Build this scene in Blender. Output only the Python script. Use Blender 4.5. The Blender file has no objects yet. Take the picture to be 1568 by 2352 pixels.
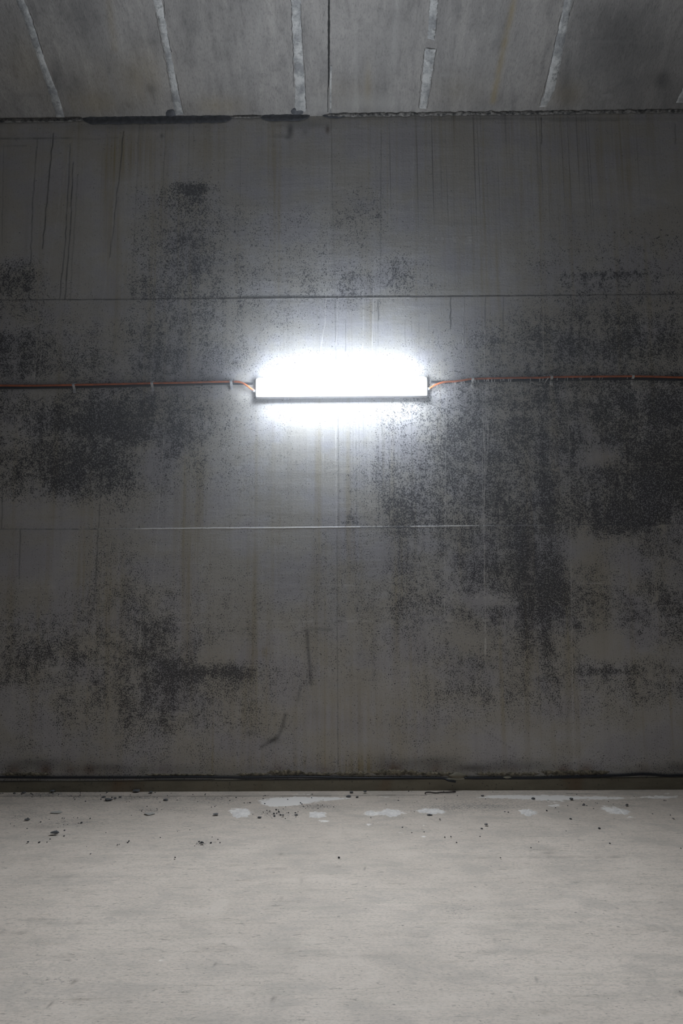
import bpy, bmesh, math, random
import numpy as np
from mathutils import Vector, Matrix, noise as mnoise

C = bpy.context.scene
COL = C.collection
random.seed(7)
RNG = np.random.default_rng(7)

# ------------------------------------------------------------------ camera
W, H, F = 1568.0, 2352.0, 1568.0
PITCH, ROLL = math.radians(6.5), math.radians(0.47)
DIST, EYE = 5.063, 1.420
fwd = Vector((0, math.cos(PITCH), math.sin(PITCH)))
r0 = Vector((1, 0, 0))
u0 = r0.cross(fwd)
RIGHT = r0 * math.cos(ROLL) - u0 * math.sin(ROLL)
UP = u0 * math.cos(ROLL) + r0 * math.sin(ROLL)
EYEPOS = Vector((0, -DIST, EYE))
cam = bpy.data.cameras.new('camera')
cam.sensor_fit = 'VERTICAL'
cam.sensor_height = 36.0
cam.lens = 36.0 * F / H
cam.clip_start = 0.05
camo = bpy.data.objects.new('camera', cam)
COL.objects.link(camo)
m = Matrix((RIGHT, UP, -fwd)).transposed().to_4x4()
m.translation = EYEPOS
camo.matrix_world = m
C.camera = camo

# ------------------------------------------------------------------ world, exposure
LAMP = 400.0
LAMP_COLOUR = (0.83, 0.905, 1.0)
GLOW_HAZE = 0.003             # thin haze added to spread a soft glow round the lamp
WORLD = 0.004
wd = bpy.data.worlds.new('world')
C.world = wd
wd.use_nodes = True
wd.node_tree.nodes['Background'].inputs[0].default_value = (0.8, 0.85, 1, 1)
wd.node_tree.nodes['Background'].inputs[1].default_value = WORLD
hz = wd.node_tree.nodes.new('ShaderNodeVolumeScatter')
hz.inputs['Color'].default_value = (0.92, 0.95, 1.0, 1)
hz.inputs['Density'].default_value = GLOW_HAZE
hz.inputs['Anisotropy'].default_value = 0.8
wd.node_tree.links.new(hz.outputs[0], wd.node_tree.nodes['World Output'].inputs['Volume'])
C.view_settings.view_transform = 'Standard'
C.view_settings.look = 'None'
C.view_settings.exposure = 0.0
C.view_settings.gamma = 1.0
C.view_settings.use_curve_mapping = False
C.cycles.use_denoising = True
C.cycles.max_bounces = 4
C.cycles.diffuse_bounces = 3
C.cycles.glossy_bounces = 1
C.cycles.transmission_bounces = 0
C.cycles.volume_bounces = 0
C.cycles.caustics_reflective = False
C.cycles.adaptive_threshold = 0.05
C.cycles.sample_clamp_indirect = 4.0

# ------------------------------------------------------------------ geometry of the place
CZ = 5.19                   # height of the wall / ceiling edge
CSL = math.radians(26.65)   # haunch slope
CE, FE = 0.0046, -0.0040    # slight cross falls of ceiling edge and floor


def floor_z(x):
    return FE * x


def ray(px, py):
    return (fwd + RIGHT * ((px - W / 2) / F) + UP * ((H / 2 - py) / F))


def on_wall(px, py, off=0.0):
    d = ray(px, py)
    t = (-off - EYEPOS.y) / d.y
    return EYEPOS + d * t


def on_floor(px, py, up=0.0):
    d = ray(px, py)
    n = Vector((-FE, 0, 1))
    t = (up - n.dot(EYEPOS)) / n.dot(d)
    return EYEPOS + d * t


CEIL_N = Vector((-CE * math.cos(CSL), math.sin(CSL), math.cos(CSL)))


def on_ceiling(px, py, down=0.0):
    d = ray(px, py)
    p0 = Vector((0, 0, CZ))
    t = (CEIL_N.dot(p0 - EYEPOS) - down) / CEIL_N.dot(d)
    return EYEPOS + d * t


def pixels_of(P):
    """where points of a surface lie on the photograph (for placing stains on it)"""
    Q = P - np.array(EYEPOS)
    r, u, f = Q @ np.array(RIGHT), Q @ np.array(UP), Q @ np.array(fwd)
    f = np.where(f < 0.2, 0.2, f)
    return W / 2 + F * r / f, H / 2 - F * u / f


# ------------------------------------------------------------------ node helpers
class NT:
    def __init__(self, name):
        self.mat = bpy.data.materials.new(name)
        self.mat.use_nodes = True
        self.t = self.mat.node_tree
        self.t.nodes.clear()
        self.out = self.t.nodes.new('ShaderNodeOutputMaterial')
        self.b = self.t.nodes.new('ShaderNodeBsdfPrincipled')
        self.t.links.new(self.b.outputs[0], self.out.inputs[0])

    def put(self, sock, v):
        if hasattr(v, 'is_linked') or isinstance(v, bpy.types.NodeSocket):
            self.t.links.new(v, sock)
        elif v is not None:
            if isinstance(v, tuple) and len(v) == 3 and sock.type == 'RGBA':
                v = (*v, 1)
            sock.default_value = v

    def coord(self, s=(1, 1, 1), loc=(0, 0, 0)):
        g = self.t.nodes.new('ShaderNodeTexCoord')
        mp = self.t.nodes.new('ShaderNodeMapping')
        mp.inputs['Scale'].default_value = s
        mp.inputs['Location'].default_value = loc
        self.t.links.new(g.outputs['Object'], mp.inputs['Vector'])
        return mp.outputs[0]

    def noise(self, s=(1, 1, 1), scale=1.0, detail=2.0, rough=0.5, dist=0.0, loc=(0, 0, 0)):
        n = self.t.nodes.new('ShaderNodeTexNoise')
        self.put(n.inputs['Vector'], self.coord(s, loc))
        n.inputs['Scale'].default_value = scale
        n.inputs['Detail'].default_value = detail
        n.inputs['Roughness'].default_value = rough
        n.inputs['Distortion'].default_value = dist
        return n.outputs[0]

    def math(self, op, a, b=None, c=None, clamp=False):
        n = self.t.nodes.new('ShaderNodeMath')
        n.operation = op
        n.use_clamp = clamp
        self.put(n.inputs[0], a)
        if b is not None:
            self.put(n.inputs[1], b)
        if c is not None:
            self.put(n.inputs[2], c)
        return n.outputs[0]

    def step(self, v, lo, hi, a=0.0, b=1.0):
        n = self.t.nodes.new('ShaderNodeMapRange')
        n.interpolation_type = 'SMOOTHSTEP'
        for i, q in enumerate((v, lo, hi, a, b)):
            self.put(n.inputs[i], q)
        return n.outputs[0]

    def attr(self, name):
        n = self.t.nodes.new('ShaderNodeAttribute')
        n.attribute_name = name
        return n.outputs['Fac']

    def mix(self, f, a, b, mode='MIX'):
        n = self.t.nodes.new('ShaderNodeMix')
        n.data_type = 'RGBA'
        n.blend_type = mode
        n.clamp_factor = True
        self.put(n.inputs[0], f)
        self.put(n.inputs[6], a)
        self.put(n.inputs[7], b)
        return n.outputs[2]

    def bump(self, h, dist, strength=1.0, normal=None):
        n = self.t.nodes.new('ShaderNodeBump')
        n.inputs['Strength'].default_value = strength
        n.inputs['Distance'].default_value = dist
        self.put(n.inputs['Height'], h)
        if normal is not None:
            self.put(n.inputs['Normal'], normal)
        return n.outputs[0]

    def set(self, **k):
        for a, v in k.items():
            self.put(self.b.inputs[a.replace('_', ' ')], v)
        return self.mat


def simple(name, col, rough=0.6, metal=0.0, var=0.25, scale=60, bump=0.0):
    n = NT(name)
    f = n.noise(scale=scale, detail=3, rough=0.6)
    dark = tuple(c * (1 - var) for c in col)
    lite = tuple(min(1, c * (1 + var)) for c in col)
    n.set(Base_Color=n.mix(n.step(f, 0.3, 0.7), dark, lite), Roughness=rough, Metallic=metal)
    if bump:
        n.set(Normal=n.bump(f, bump))
    return n.mat


# ---- wall concrete
def wall_material():
    n = NT('stained wall concrete')
    big = n.noise((1, 1, 1), 0.9, 4, 0.6)
    hor = n.noise((0.5, 1, 2.6), 1.6, 4, 0.65)
    ver = n.noise((14, 1, 0.5), 1.0, 3, 0.6)
    fine = n.noise((1, 1, 1), 90, 3, 0.6)
    base = n.mix(n.step(big, 0.35, 0.68), (0.500, 0.492, 0.500), (0.650, 0.640, 0.635))
    base = n.mix(n.math('MULTIPLY', n.step(hor, 0.45, 0.75), 0.55), base, (0.73, 0.717, 0.70))
    base = n.mix(n.math('MULTIPLY', n.step(ver, 0.48, 0.75), 0.30), base, (0.34, 0.322, 0.295))
    base = n.mix(n.math('MULTIPLY', n.step(fine, 0.45, 0.75), 0.25), base, (0.25, 0.25, 0.25))
    hue = n.noise((1, 1, 1.2), 2.3, 4, 0.6, loc=(8, 0, 3))
    base = n.mix(n.step(hue, 0.42, 0.62, 0, 0.55), base, (0.525, 0.492, 0.42))
    base = n.mix(n.step(hue, 0.36, 0.52, 0.45, 0), base, (0.48, 0.467, 0.525))
    och = n.math('ADD', n.attr('ochre'), n.step(n.noise((9, 1, 0.35), 1.0, 3, 0.6, loc=(2, 0, 8)), 0.52, 0.70, 0, 0.40))
    streak = n.noise((30, 1, 0.6), 1.0, 4, 0.65, loc=(3, 0, 1))
    ochre = n.math('MULTIPLY', och, n.step(streak, 0.36, 0.66, 0.25, 1.0), clamp=True)
    base = n.mix(ochre, base, (0.35, 0.268, 0.085))
    base = n.mix(n.math('MULTIPLY', n.attr('rust'), n.step(hor, 0.3, 0.6, 0.5, 1.0), clamp=True), base, (0.20, 0.085, 0.022))
    # fine vertical run lines
    runs = n.noise((60, 1, 0.25), 1.0, 3, 0.7, loc=(0, 0, 5))
    base = n.mix(n.math('MULTIPLY', n.attr('runs'), n.step(runs, 0.56, 0.68, 0, 0.75), clamp=True), base, (0.085, 0.075, 0.06))
    runs2 = n.noise((75, 1, 0.2), 1.0, 2, 0.7, loc=(7, 0, 2))
    base = n.mix(n.math('MULTIPLY', n.attr('runs'), n.step(runs2, 0.60, 0.72, 0, 0.35), clamp=True), base, (0.42, 0.40, 0.37))
    base = n.mix(n.attr('dark'), base, (0.035, 0.034, 0.034))
    # mould speckle
    patch = n.noise((1.0, 1, 1.0), 5.5, 5, 0.62)
    bands = n.noise((6.0, 1, 0.8), 1.6, 3, 0.6, loc=(1, 0, 4))
    clump = n.noise((1.0, 1, 0.9), 24, 4, 0.62, 0.3, loc=(6, 0, 1))
    d = n.attr('mould')
    pm = n.math('ADD', n.math('MULTIPLY', n.math('SUBTRACT', patch, 0.5), 0.95),
                n.math('MULTIPLY', n.math('SUBTRACT', bands, 0.5), 0.7))
    d2 = n.math('ADD', d, n.math('MULTIPLY', pm, n.step(d, 0.0, 0.45, 0.35, 1.0)))
    d2 = n.math('ADD', d2, n.math('MULTIPLY', n.math('SUBTRACT', clump, 0.5), n.step(d, 0.0, 0.4, 0.4, 1.0)))
    d2 = n.math('MINIMUM', n.math('ADD', d2, n.step(d, 0.02, 0.25, 0.05, 0.15)), 0.78)
    s1 = n.noise((1.0, 1, 0.85), 125, 3.2, 0.62, 0.4)
    thr = n.math('SUBTRACT', 0.685, n.math('MULTIPLY', d2, 0.32))
    s1m = n.step(n.math('SUBTRACT', s1, thr), -0.025, 0.045)
    s2 = n.noise((1.0, 1, 0.9), 260, 2, 0.6, loc=(2, 0, 2))
    thr2 = n.math('SUBTRACT', 0.70, n.math('MULTIPLY', d2, 0.22))
    s2m = n.math('MULTIPLY', n.step(n.math('SUBTRACT', s2, thr2), -0.03, 0.05), 0.75)
    mask = n.math('MAXIMUM', s1m, s2m)
    film = n.math('MULTIPLY', n.step(d2, 0.3, 1.0), 0.28)
    base = n.mix(film, base, (0.13, 0.126, 0.136))
    base = n.mix(n.math('MULTIPLY', mask, 0.93), base, (0.046, 0.044, 0.050))
    lm = n.math('MULTIPLY', n.attr('lime'), n.step(n.noise((1, 1, 0.5), 70, 2, 0.6), 0.28, 0.50, 0.35, 1.25), clamp=True)
    base = n.mix(lm, base, (0.86, 0.84, 0.81))
    h = n.math('ADD', n.math('MULTIPLY', fine, 0.17), n.math('ADD', hor, n.math('MULTIPLY', ver, 0.3)))
    nb = n.bump(h, 0.004)
    n.set(Base_Color=base, Roughness=n.math('ADD', n.math('MULTIPLY', fine, 0.25), 0.36),
          Normal=nb, Specular_IOR_Level=0.5)
    return n.mat


# ---- ceiling concrete
def ceiling_material():
    n = NT('ceiling concrete')
    big = n.noise((1, 1, 1), 1.2, 4, 0.6)
    ver = n.noise((9, 0.7, 0.7), 1.0, 4, 0.65)
    smear = n.noise((3.2, 0.9, 0.9), 4.5, 5, 0.7, 0.3, loc=(4, 1, 0))
    mid = n.noise((1, 1, 1), 9, 5, 0.68)
    fine = n.noise((2.2, 0.9, 0.9), 50, 4, 0.65)
    base = n.mix(n.step(big, 0.35, 0.7), (0.25, 0.238, 0.227), (0.362, 0.343, 0.322))
    base = n.mix(n.math('MULTIPLY', n.step(ver, 0.5, 0.75), 0.5), base, (0.425, 0.40, 0.37))
    base = n.mix(n.math('MULTIPLY', n.step(mid, 0.5, 0.75), 0.40), base, (0.15, 0.148, 0.145))
    base = n.mix(n.step(smear, 0.50, 0.70, 0, 0.38), base, (0.125, 0.120, 0.118))
    base = n.mix(n.step(smear, 0.30, 0.47, 0.38, 0), base, (0.48, 0.455, 0.425))
    base = n.mix(n.math('MULTIPLY', n.step(fine, 0.46, 0.70), 0.38), base, (0.10, 0.10, 0.10))
    och = n.math('MULTIPLY', n.attr('ochre'), n.step(ver, 0.3, 0.6, 0.5, 1.0), clamp=True)
    base = n.mix(och, base, (0.29, 0.22, 0.095))
    base = n.mix(n.attr('dark'), base, (0.03, 0.03, 0.03))
    base = n.mix(n.attr('lime'), base, (0.42, 0.41, 0.39))
    nb = n.bump(n.math('ADD', fine, mid), 0.003)
    n.set(Base_Color=base, Roughness=0.8, Normal=nb, Specular_IOR_Level=0.25)
    return n.mat


# ---- floor concrete
def floor_material():
    n = NT('pale screed floor')
    big = n.noise((1, 1, 1), 1.1, 4, 0.6)
    st = n.noise((1.1, 15, 1), 1.6, 5, 0.68, 0.3)
    st2 = n.noise((3.5, 42, 1), 1.2, 4, 0.7, 0.5, loc=(4, 2, 0))
    fine = n.noise((1, 2.0, 1), 62, 4, 0.68)
    cloud = n.noise((1, 1.8, 1), 3.5, 5, 0.66, 0.4, loc=(3, 8, 0))
    fleck = n.noise((6, 24, 1), 2.8, 5, 0.66, 0.8, loc=(1, 7, 0))
    base = n.mix(n.step(big, 0.3, 0.7), (0.66, 0.567, 0.478), (0.75, 0.646, 0.548))
    base = n.mix(n.math('MULTIPLY', n.step(st, 0.48, 0.70), 0.36), base, (0.495, 0.45, 0.37))
    base = n.mix(n.math('MULTIPLY', n.step(st2, 0.56, 0.72), 0.42), base, (0.41, 0.34, 0.255))
    base = n.mix(n.math('MULTIPLY', n.step(fleck, 0.60, 0.67), 0.62), base, (0.215, 0.190, 0.155))
    base = n.mix(n.math('MULTIPLY', n.step(fine, 0.44, 0.70), 0.48), base, (0.36, 0.325, 0.28))
    base = n.mix(n.step(cloud, 0.46, 0.66, 0, 0.40), base, (0.43, 0.39, 0.34))
    base = n.mix(n.step(cloud, 0.34, 0.46, 0.45, 0), base, (0.74, 0.645, 0.55))
    spots = n.noise((1, 1.6, 1), 26, 2, 0.5, loc=(9, 3, 0))
    base = n.mix(n.step(spots, 0.735, 0.77, 0, 0.6), base, (0.10, 0.10, 0.095))
    grit = n.noise((1, 2.2, 1), 75, 3, 0.6, loc=(5, 5, 0))
    g = n.step(n.math('ADD', grit, n.math('MULTIPLY', n.attr('grit'), 0.19)), 0.66, 0.72)
    base = n.mix(n.math('MULTIPLY', g, 0.75), base, (0.13, 0.125, 0.12))
    base = n.mix(n.attr('dark'), base, (0.09, 0.075, 0.06))
    pw = n.noise((1, 1.3, 1), 22, 5, 0.7, loc=(2, 2, 0))
    p = n.step(n.math('ADD', pw, n.math('MULTIPLY', n.math('SUBTRACT', n.attr('powder'), 0.5), 0.9)), 0.46, 0.60)
    base = n.mix(p, base, (0.96, 0.90, 0.83))
    nb = n.bump(n.math('ADD', n.math('MULTIPLY', st, 0.8), n.math('MULTIPLY', fine, 0.4)), 0.0025)
    n.set(Base_Color=base, Roughness=0.72, Normal=nb, Specular_IOR_Level=0.3)
    return n.mat


def plain_concrete(name, col):
    n = NT(name)
    a = n.noise((1, 1, 1), 1.1, 5, 0.65)
    b = n.noise((1, 1, 1), 40, 3, 0.6)
    base = n.mix(n.step(a, 0.3, 0.7), tuple(c * 0.75 for c in col), col)
    base = n.mix(n.math('MULTIPLY', n.step(b, 0.5, 0.75), 0.3), base, tuple(c * 0.4 for c in col))
    n.set(Base_Color=base, Roughness=0.8, Normal=n.bump(b, 0.002))
    return n.mat


def kicker_material():
    n = NT('damp kicker concrete')
    a = n.noise((2, 1, 6), 1.4, 4, 0.6)
    b = n.noise((1, 1, 1), 55, 3, 0.6)
    r = n.noise((2.2, 1, 1.0), 1.0, 3, 0.6, loc=(5, 0, 0))
    base = n.mix(n.step(a, 0.3, 0.7), (0.21, 0.19, 0.137), (0.30, 0.273, 0.203))
    base = n.mix(n.step(r, 0.52, 0.72, 0, 0.6), base, (0.21, 0.098, 0.030))
    base = n.mix(n.step(b, 0.60, 0.72, 0, 0.7), base, (0.045, 0.042, 0.036))
    n.set(Base_Color=base, Roughness=0.75, Normal=n.bump(b, 0.002))
    return n.mat


def strip_material():
    n = NT('pale mortar fill')
    a = n.noise((1, 1, 1), 7, 5, 0.7)
    b = n.noise((1, 1, 1), 48, 4, 0.6)
    base = n.mix(n.step(a, 0.38, 0.62), (0.27, 0.272, 0.272), (0.56, 0.555, 0.535))
    base = n.mix(n.step(a, 0.60, 0.70, 0, 0.7), base, (0.10, 0.10, 0.10))
    base = n.mix(n.step(b, 0.55, 0.72, 0, 0.5), base, (0.13, 0.13, 0.125))
    n.set(Base_Color=base, Roughness=0.85, Normal=n.bump(n.math('ADD', a, b), 0.005))
    return n.mat


def splat_material():
    n = NT('dried white plaster')
    a = n.noise((1, 1, 1), 22, 5, 0.7)
    base = n.mix(n.step(a, 0.35, 0.68), (0.78, 0.73, 0.68), (0.97, 0.91, 0.84))
    base = n.mix(n.step(a, 0.70, 0.76, 0, 0.6), base, (0.3, 0.3, 0.29))
    n.set(Base_Color=base, Roughness=0.85, Normal=n.bump(a, 0.006))
    return n.mat


M_WALL, M_CEIL, M_FLOOR = wall_material(), ceiling_material(), floor_material()
M_OTHER = plain_concrete('grey tunnel concrete', (0.34, 0.333, 0.32))
M_KICK, M_STRIP, M_SPLAT = kicker_material(), strip_material(), splat_material()
M_SEAL = simple('slate sealant', (0.060, 0.062, 0.070), 0.6, var=0.35, scale=30, bump=0.004)
M_CRACK = simple('open crack dirt', (0.018, 0.017, 0.016), 0.9)
M_CRUST = simple('pale lime crust', (0.20, 0.175, 0.125), 0.9, var=0.6, scale=45, bump=0.006)
M_EDGE = simple('crumbling joint mortar', (0.17, 0.162, 0.15), 0.9, var=0.8, scale=34, bump=0.010)
M_ORANGE = simple('orange cable sheath', (0.56, 0.145, 0.042), 0.5, var=0.25, scale=14)
M_BLACK = simple('black rubber sheath', (0.010, 0.010, 0.014), 0.5, var=0.3, scale=40)
M_ZINC = simple('galvanised steel', (0.70, 0.71, 0.74), 0.42, 0.45, var=0.25, scale=80)
M_GREYPL = simple('light grey moulded plastic', (0.80, 0.80, 0.80), 0.45, var=0.05)
M_LIME = simple('white lime', (0.66, 0.65, 0.63), 0.7, var=0.25, scale=90, bump=0.002)
M_CHIP = simple('grey concrete chip', (0.20, 0.205, 0.21), 0.9, var=0.45, scale=70, bump=0.003)
M_PALECHIP = simple('pale flat stone chip', (0.60, 0.57, 0.51), 0.85, var=0.15, scale=30, bump=0.003)
M_CRUMB = simple('dark grit', (0.060, 0.062, 0.066), 0.9, var=0.4, scale=90)
M_INK = simple('black marker ink', (0.03, 0.035, 0.045), 0.7, var=0.3, scale=120)
M_ROD = simple('rusty dark wire', (0.045, 0.036, 0.03), 0.7, var=0.4, scale=60)


def diffuser_material():
    n = NT('lit opal diffuser')      # the LED board faces the room: brightest from the front
    g = n.t.nodes.new('ShaderNodeNewGeometry')
    sx = n.t.nodes.new('ShaderNodeSeparateXYZ')
    n.t.links.new(g.outputs['Normal'], sx.inputs[0])
    k = n.step(n.math('MULTIPLY', sx.outputs[1], -1.0), 0.30, 1.0, LAMP * 0.125, LAMP)
    n.set(Base_Color=(0.9, 0.92, 0.95), Roughness=0.4, Emission_Color=LAMP_COLOUR, Emission_Strength=k)
    return n.mat


M_DIFF = diffuser_material()


# ------------------------------------------------------------------ object helpers
def link(name, me, mat=None, parent=None, smooth=False):
    o = bpy.data.objects.new(name, me)
    COL.objects.link(o)
    if mat and not me.materials:
        me.materials.append(mat)
    if parent:
        o.parent = parent
    if smooth:
        for p in me.polygons:
            p.use_smooth = True
    return o


def from_bm(name, bm, mat, parent=None, smooth=False):
    me = bpy.data.meshes.new(name)
    bm.normal_update()
    bm.to_mesh(me)
    bm.free()
    return link(name, me, mat, parent, smooth)


def structure(o, label=None):
    o['kind'] = 'structure'
    if label:
        o['label'] = label
    return o


def thing(o, label, cat, group=None):
    o['label'] = label
    o['category'] = cat
    if group:
        o['group'] = group
    return o


def empty(name, loc):
    o = bpy.data.objects.new(name, None)
    o.empty_display_size = 0.05
    o.location = loc
    COL.objects.link(o)
    return o


def grid_mesh(name, P, nu, nv, mat, attrs, flip=False):
    """P: (nv*nu,3) rows v, columns u"""
    me = bpy.data.meshes.new(name)
    i = np.arange((nv - 1) * (nu - 1))
    r, c = i // (nu - 1), i % (nu - 1)
    a = r * nu + c
    q = np.stack([a, a + 1, a + nu + 1, a + nu], 1)
    if flip:
        q = q[:, ::-1]
    me.vertices.add(len(P))
    me.vertices.foreach_set('co', np.ascontiguousarray(P, np.float32).ravel())
    me.loops.add(q.size)
    me.loops.foreach_set('vertex_index', q.ravel().astype(np.int32))
    me.polygons.add(len(q))
    me.polygons.foreach_set('loop_start', (np.arange(len(q)) * 4).astype(np.int32))
    me.update(calc_edges=True)
    me.polygons.foreach_set('use_smooth', np.ones(len(q), bool))
    for k, v in attrs.items():
        at = me.attributes.new(k, 'FLOAT', 'POINT')
        at.data.foreach_set('value', np.clip(v, 0, 1).astype(np.float32))
    me.validate()
    return link(name, me, mat)


def catmull(pts, n=6):
    out = []
    P = [Vector(p) for p in pts]
    for i in range(len(P) - 1):
        a, b, c, d = P[max(i - 1, 0)], P[i], P[i + 1], P[min(i + 2, len(P) - 1)]
        for k in range(n):
            t = k / n
            out.append(0.5 * ((2 * b) + (c - a) * t + (2 * a - 5 * b + 4 * c - d) * t * t + (3 * b - a - 3 * c + d) * t ** 3))
    out.append(P[-1])
    return out


def tube(bm, pts, rad, sides=10, caps=True):
    n = len(pts)
    rings = []
    up = Vector((0, -1, 0.13)).normalized()
    for i, p in enumerate(pts):
        d = (pts[min(i + 1, n - 1)] - pts[max(i - 1, 0)]).normalized()
        s = d.cross(up)
        if s.length < 1e-4:
            s = d.cross(Vector((1, 0, 0)))
        s.normalize()
        t = s.cross(d)
        r = rad(i / (n - 1)) if callable(rad) else rad
        rings.append([bm.verts.new(p + (s * math.cos(a) + t * math.sin(a)) * r)
                      for a in (2 * math.pi * k / sides for k in range(sides))])
    for a, b in zip(rings, rings[1:]):
        for k in range(sides):
            bm.faces.new((a[k], a[(k + 1) % sides], b[(k + 1) % sides], b[k]))
    if caps:
        bm.faces.new(rings[0][::-1])
        bm.faces.new(rings[-1])


def box(bm, lo, hi):
    x0, y0, z0 = lo
    x1, y1, z1 = hi
    v = [bm.verts.new(p) for p in ((x0, y0, z0), (x1, y0, z0), (x1, y1, z0), (x0, y1, z0),
                                   (x0, y0, z1), (x1, y0, z1), (x1, y1, z1), (x0, y1, z1))]
    for f in ((3, 2, 1, 0), (4, 5, 6, 7), (0, 1, 5, 4), (1, 2, 6, 5), (2, 3, 7, 6), (3, 0, 4, 7)):
        bm.faces.new([v[i] for i in f])


def bevel(bm, w, seg=2):
    bmesh.ops.bevel(bm, geom=bm.edges[:], offset=w, segments=seg, affect='EDGES', profile=0.5)


# ------------------------------------------------------------------ stain maps
class Stain:
    """stains of a surface, looked up by where they lie in the photograph"""

    def __init__(self, P):
        self.px, self.py = pixels_of(P)
        self.n = len(P)
        self.maps = {}
        self.thin = 0.8

    def get(self, k):
        if k not in self.maps:
            self.maps[k] = np.zeros(self.n)
        return self.maps[k]

    def blob(self, k, x, y, rx, ry, a, mode='add', power=2.0):
        m_ = self.get(k)
        w = (np.abs(self.px - x) < rx * 2.6) & (np.abs(self.py - y) < ry * 2.6)
        d = ((self.px[w] - x) / rx) ** 2 + ((self.py[w] - y) / ry) ** 2
        g = a * np.exp(-d ** (power / 2))
        m_[w] = np.maximum(m_[w], g) if mode == 'max' else m_[w] + g

    def line(self, k, pts, width, a, wob=0.0, gaps=0.0, taper=True, seed=0):
        """soft line through pixel points"""
        width = width * self.thin if width < 2.0 else width
        m_ = self.get(k)
        rng = random.Random(seed + int(pts[0][0] * 13 + pts[0][1]))
        Q = [pts[0]]
        for p, q in zip(pts, pts[1:]):
            L = math.hypot(q[0] - p[0], q[1] - p[1])
            n = max(1, int(L / 14))
            for i in range(1, n + 1):
                t = i / n
                x, y = p[0] + (q[0] - p[0]) * t, p[1] + (q[1] - p[1]) * t
                if i < n:
                    if abs(q[0] - p[0]) < abs(q[1] - p[1]):
                        x += rng.uniform(-wob, wob)
                    else:
                        y += rng.uniform(-wob, wob)
                Q.append((x, y))
        xs, ys = [p[0] for p in Q], [p[1] for p in Q]
        pad = width * 3 + 2
        w = np.where((self.px > min(xs) - pad) & (self.px < max(xs) + pad) & (self.py > min(ys) - pad) & (self.py < max(ys) + pad))[0]
        X, Y = self.px[w], self.py[w]
        best = np.zeros(len(w))
        for i, (p, q) in enumerate(zip(Q, Q[1:])):
            amp = a * (rng.uniform(1 - gaps, 1) if gaps else 1)
            dx, dy = q[0] - p[0], q[1] - p[1]
            t = np.clip(((X - p[0]) * dx + (Y - p[1]) * dy) / (dx * dx + dy * dy + 1e-9), 0, 1)
            d2 = (X - p[0] - t * dx) ** 2 + (Y - p[1] - t * dy) ** 2
            best = np.maximum(best, amp * np.exp(-d2 / (width * width)))
        m_[w] = np.maximum(m_[w], best)


def bicubic(G, gx, gy, X, Y):
    """smooth look-up of a coarse table"""
    def wts(c, q):
        i = np.clip(np.searchsorted(c, q) - 1, 0, len(c) - 2)
        t = np.clip((q - c[i]) / (c[i + 1] - c[i]), 0, 1)
        return i, t * t * (3 - 2 * t)
    ix, tx = wts(gx, X)
    iy, ty = wts(gy, Y)
    return (G[iy, ix] * (1 - tx) * (1 - ty) + G[iy, ix + 1] * tx * (1 - ty)
            + G[iy + 1, ix] * (1 - tx) * ty + G[iy + 1, ix + 1] * tx * ty)


MOULD_X = np.array([49, 147, 245, 343, 441, 539, 637, 735, 833, 931, 1029, 1127, 1225, 1323, 1421, 1519], float)
MOULD = {
    260: '0000000000000000', 340: '0000000000000000', 400: '0000100000000000', 440: '0002510020000000',
    500: '0002422231001111', 560: '0013522221001222', 610: '3013532223002222', 650: '5114432344101332',
    700: '3113432221002333', 745: '2224422100124454', 790: '5424431001245565', 840: '5534421001234443',
    880: '3333310001345455', 940: '4576421013455567', 1000: '4676421013555556', 1060: '5674321124555567',
    1110: '4664221125555568', 1160: '2332111026566676', 1200: '1121111125556684', 1250: '1122111223466424',
    1320: '1132221223457523', 1390: '2234222234456535', 1450: '3435322223345434', 1500: '6546422222334322',
    1550: '5346653222334344', 1600: '2345432112333333', 1650: '2335332112222221', 1700: '2223222112111111',
    1760: '2222222222222222', 1830: '2222222222222222'}

# ------------------------------------------------------------------ wall
JOINTS = [(683, 'upper'), (1210, 'lower')]


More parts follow.
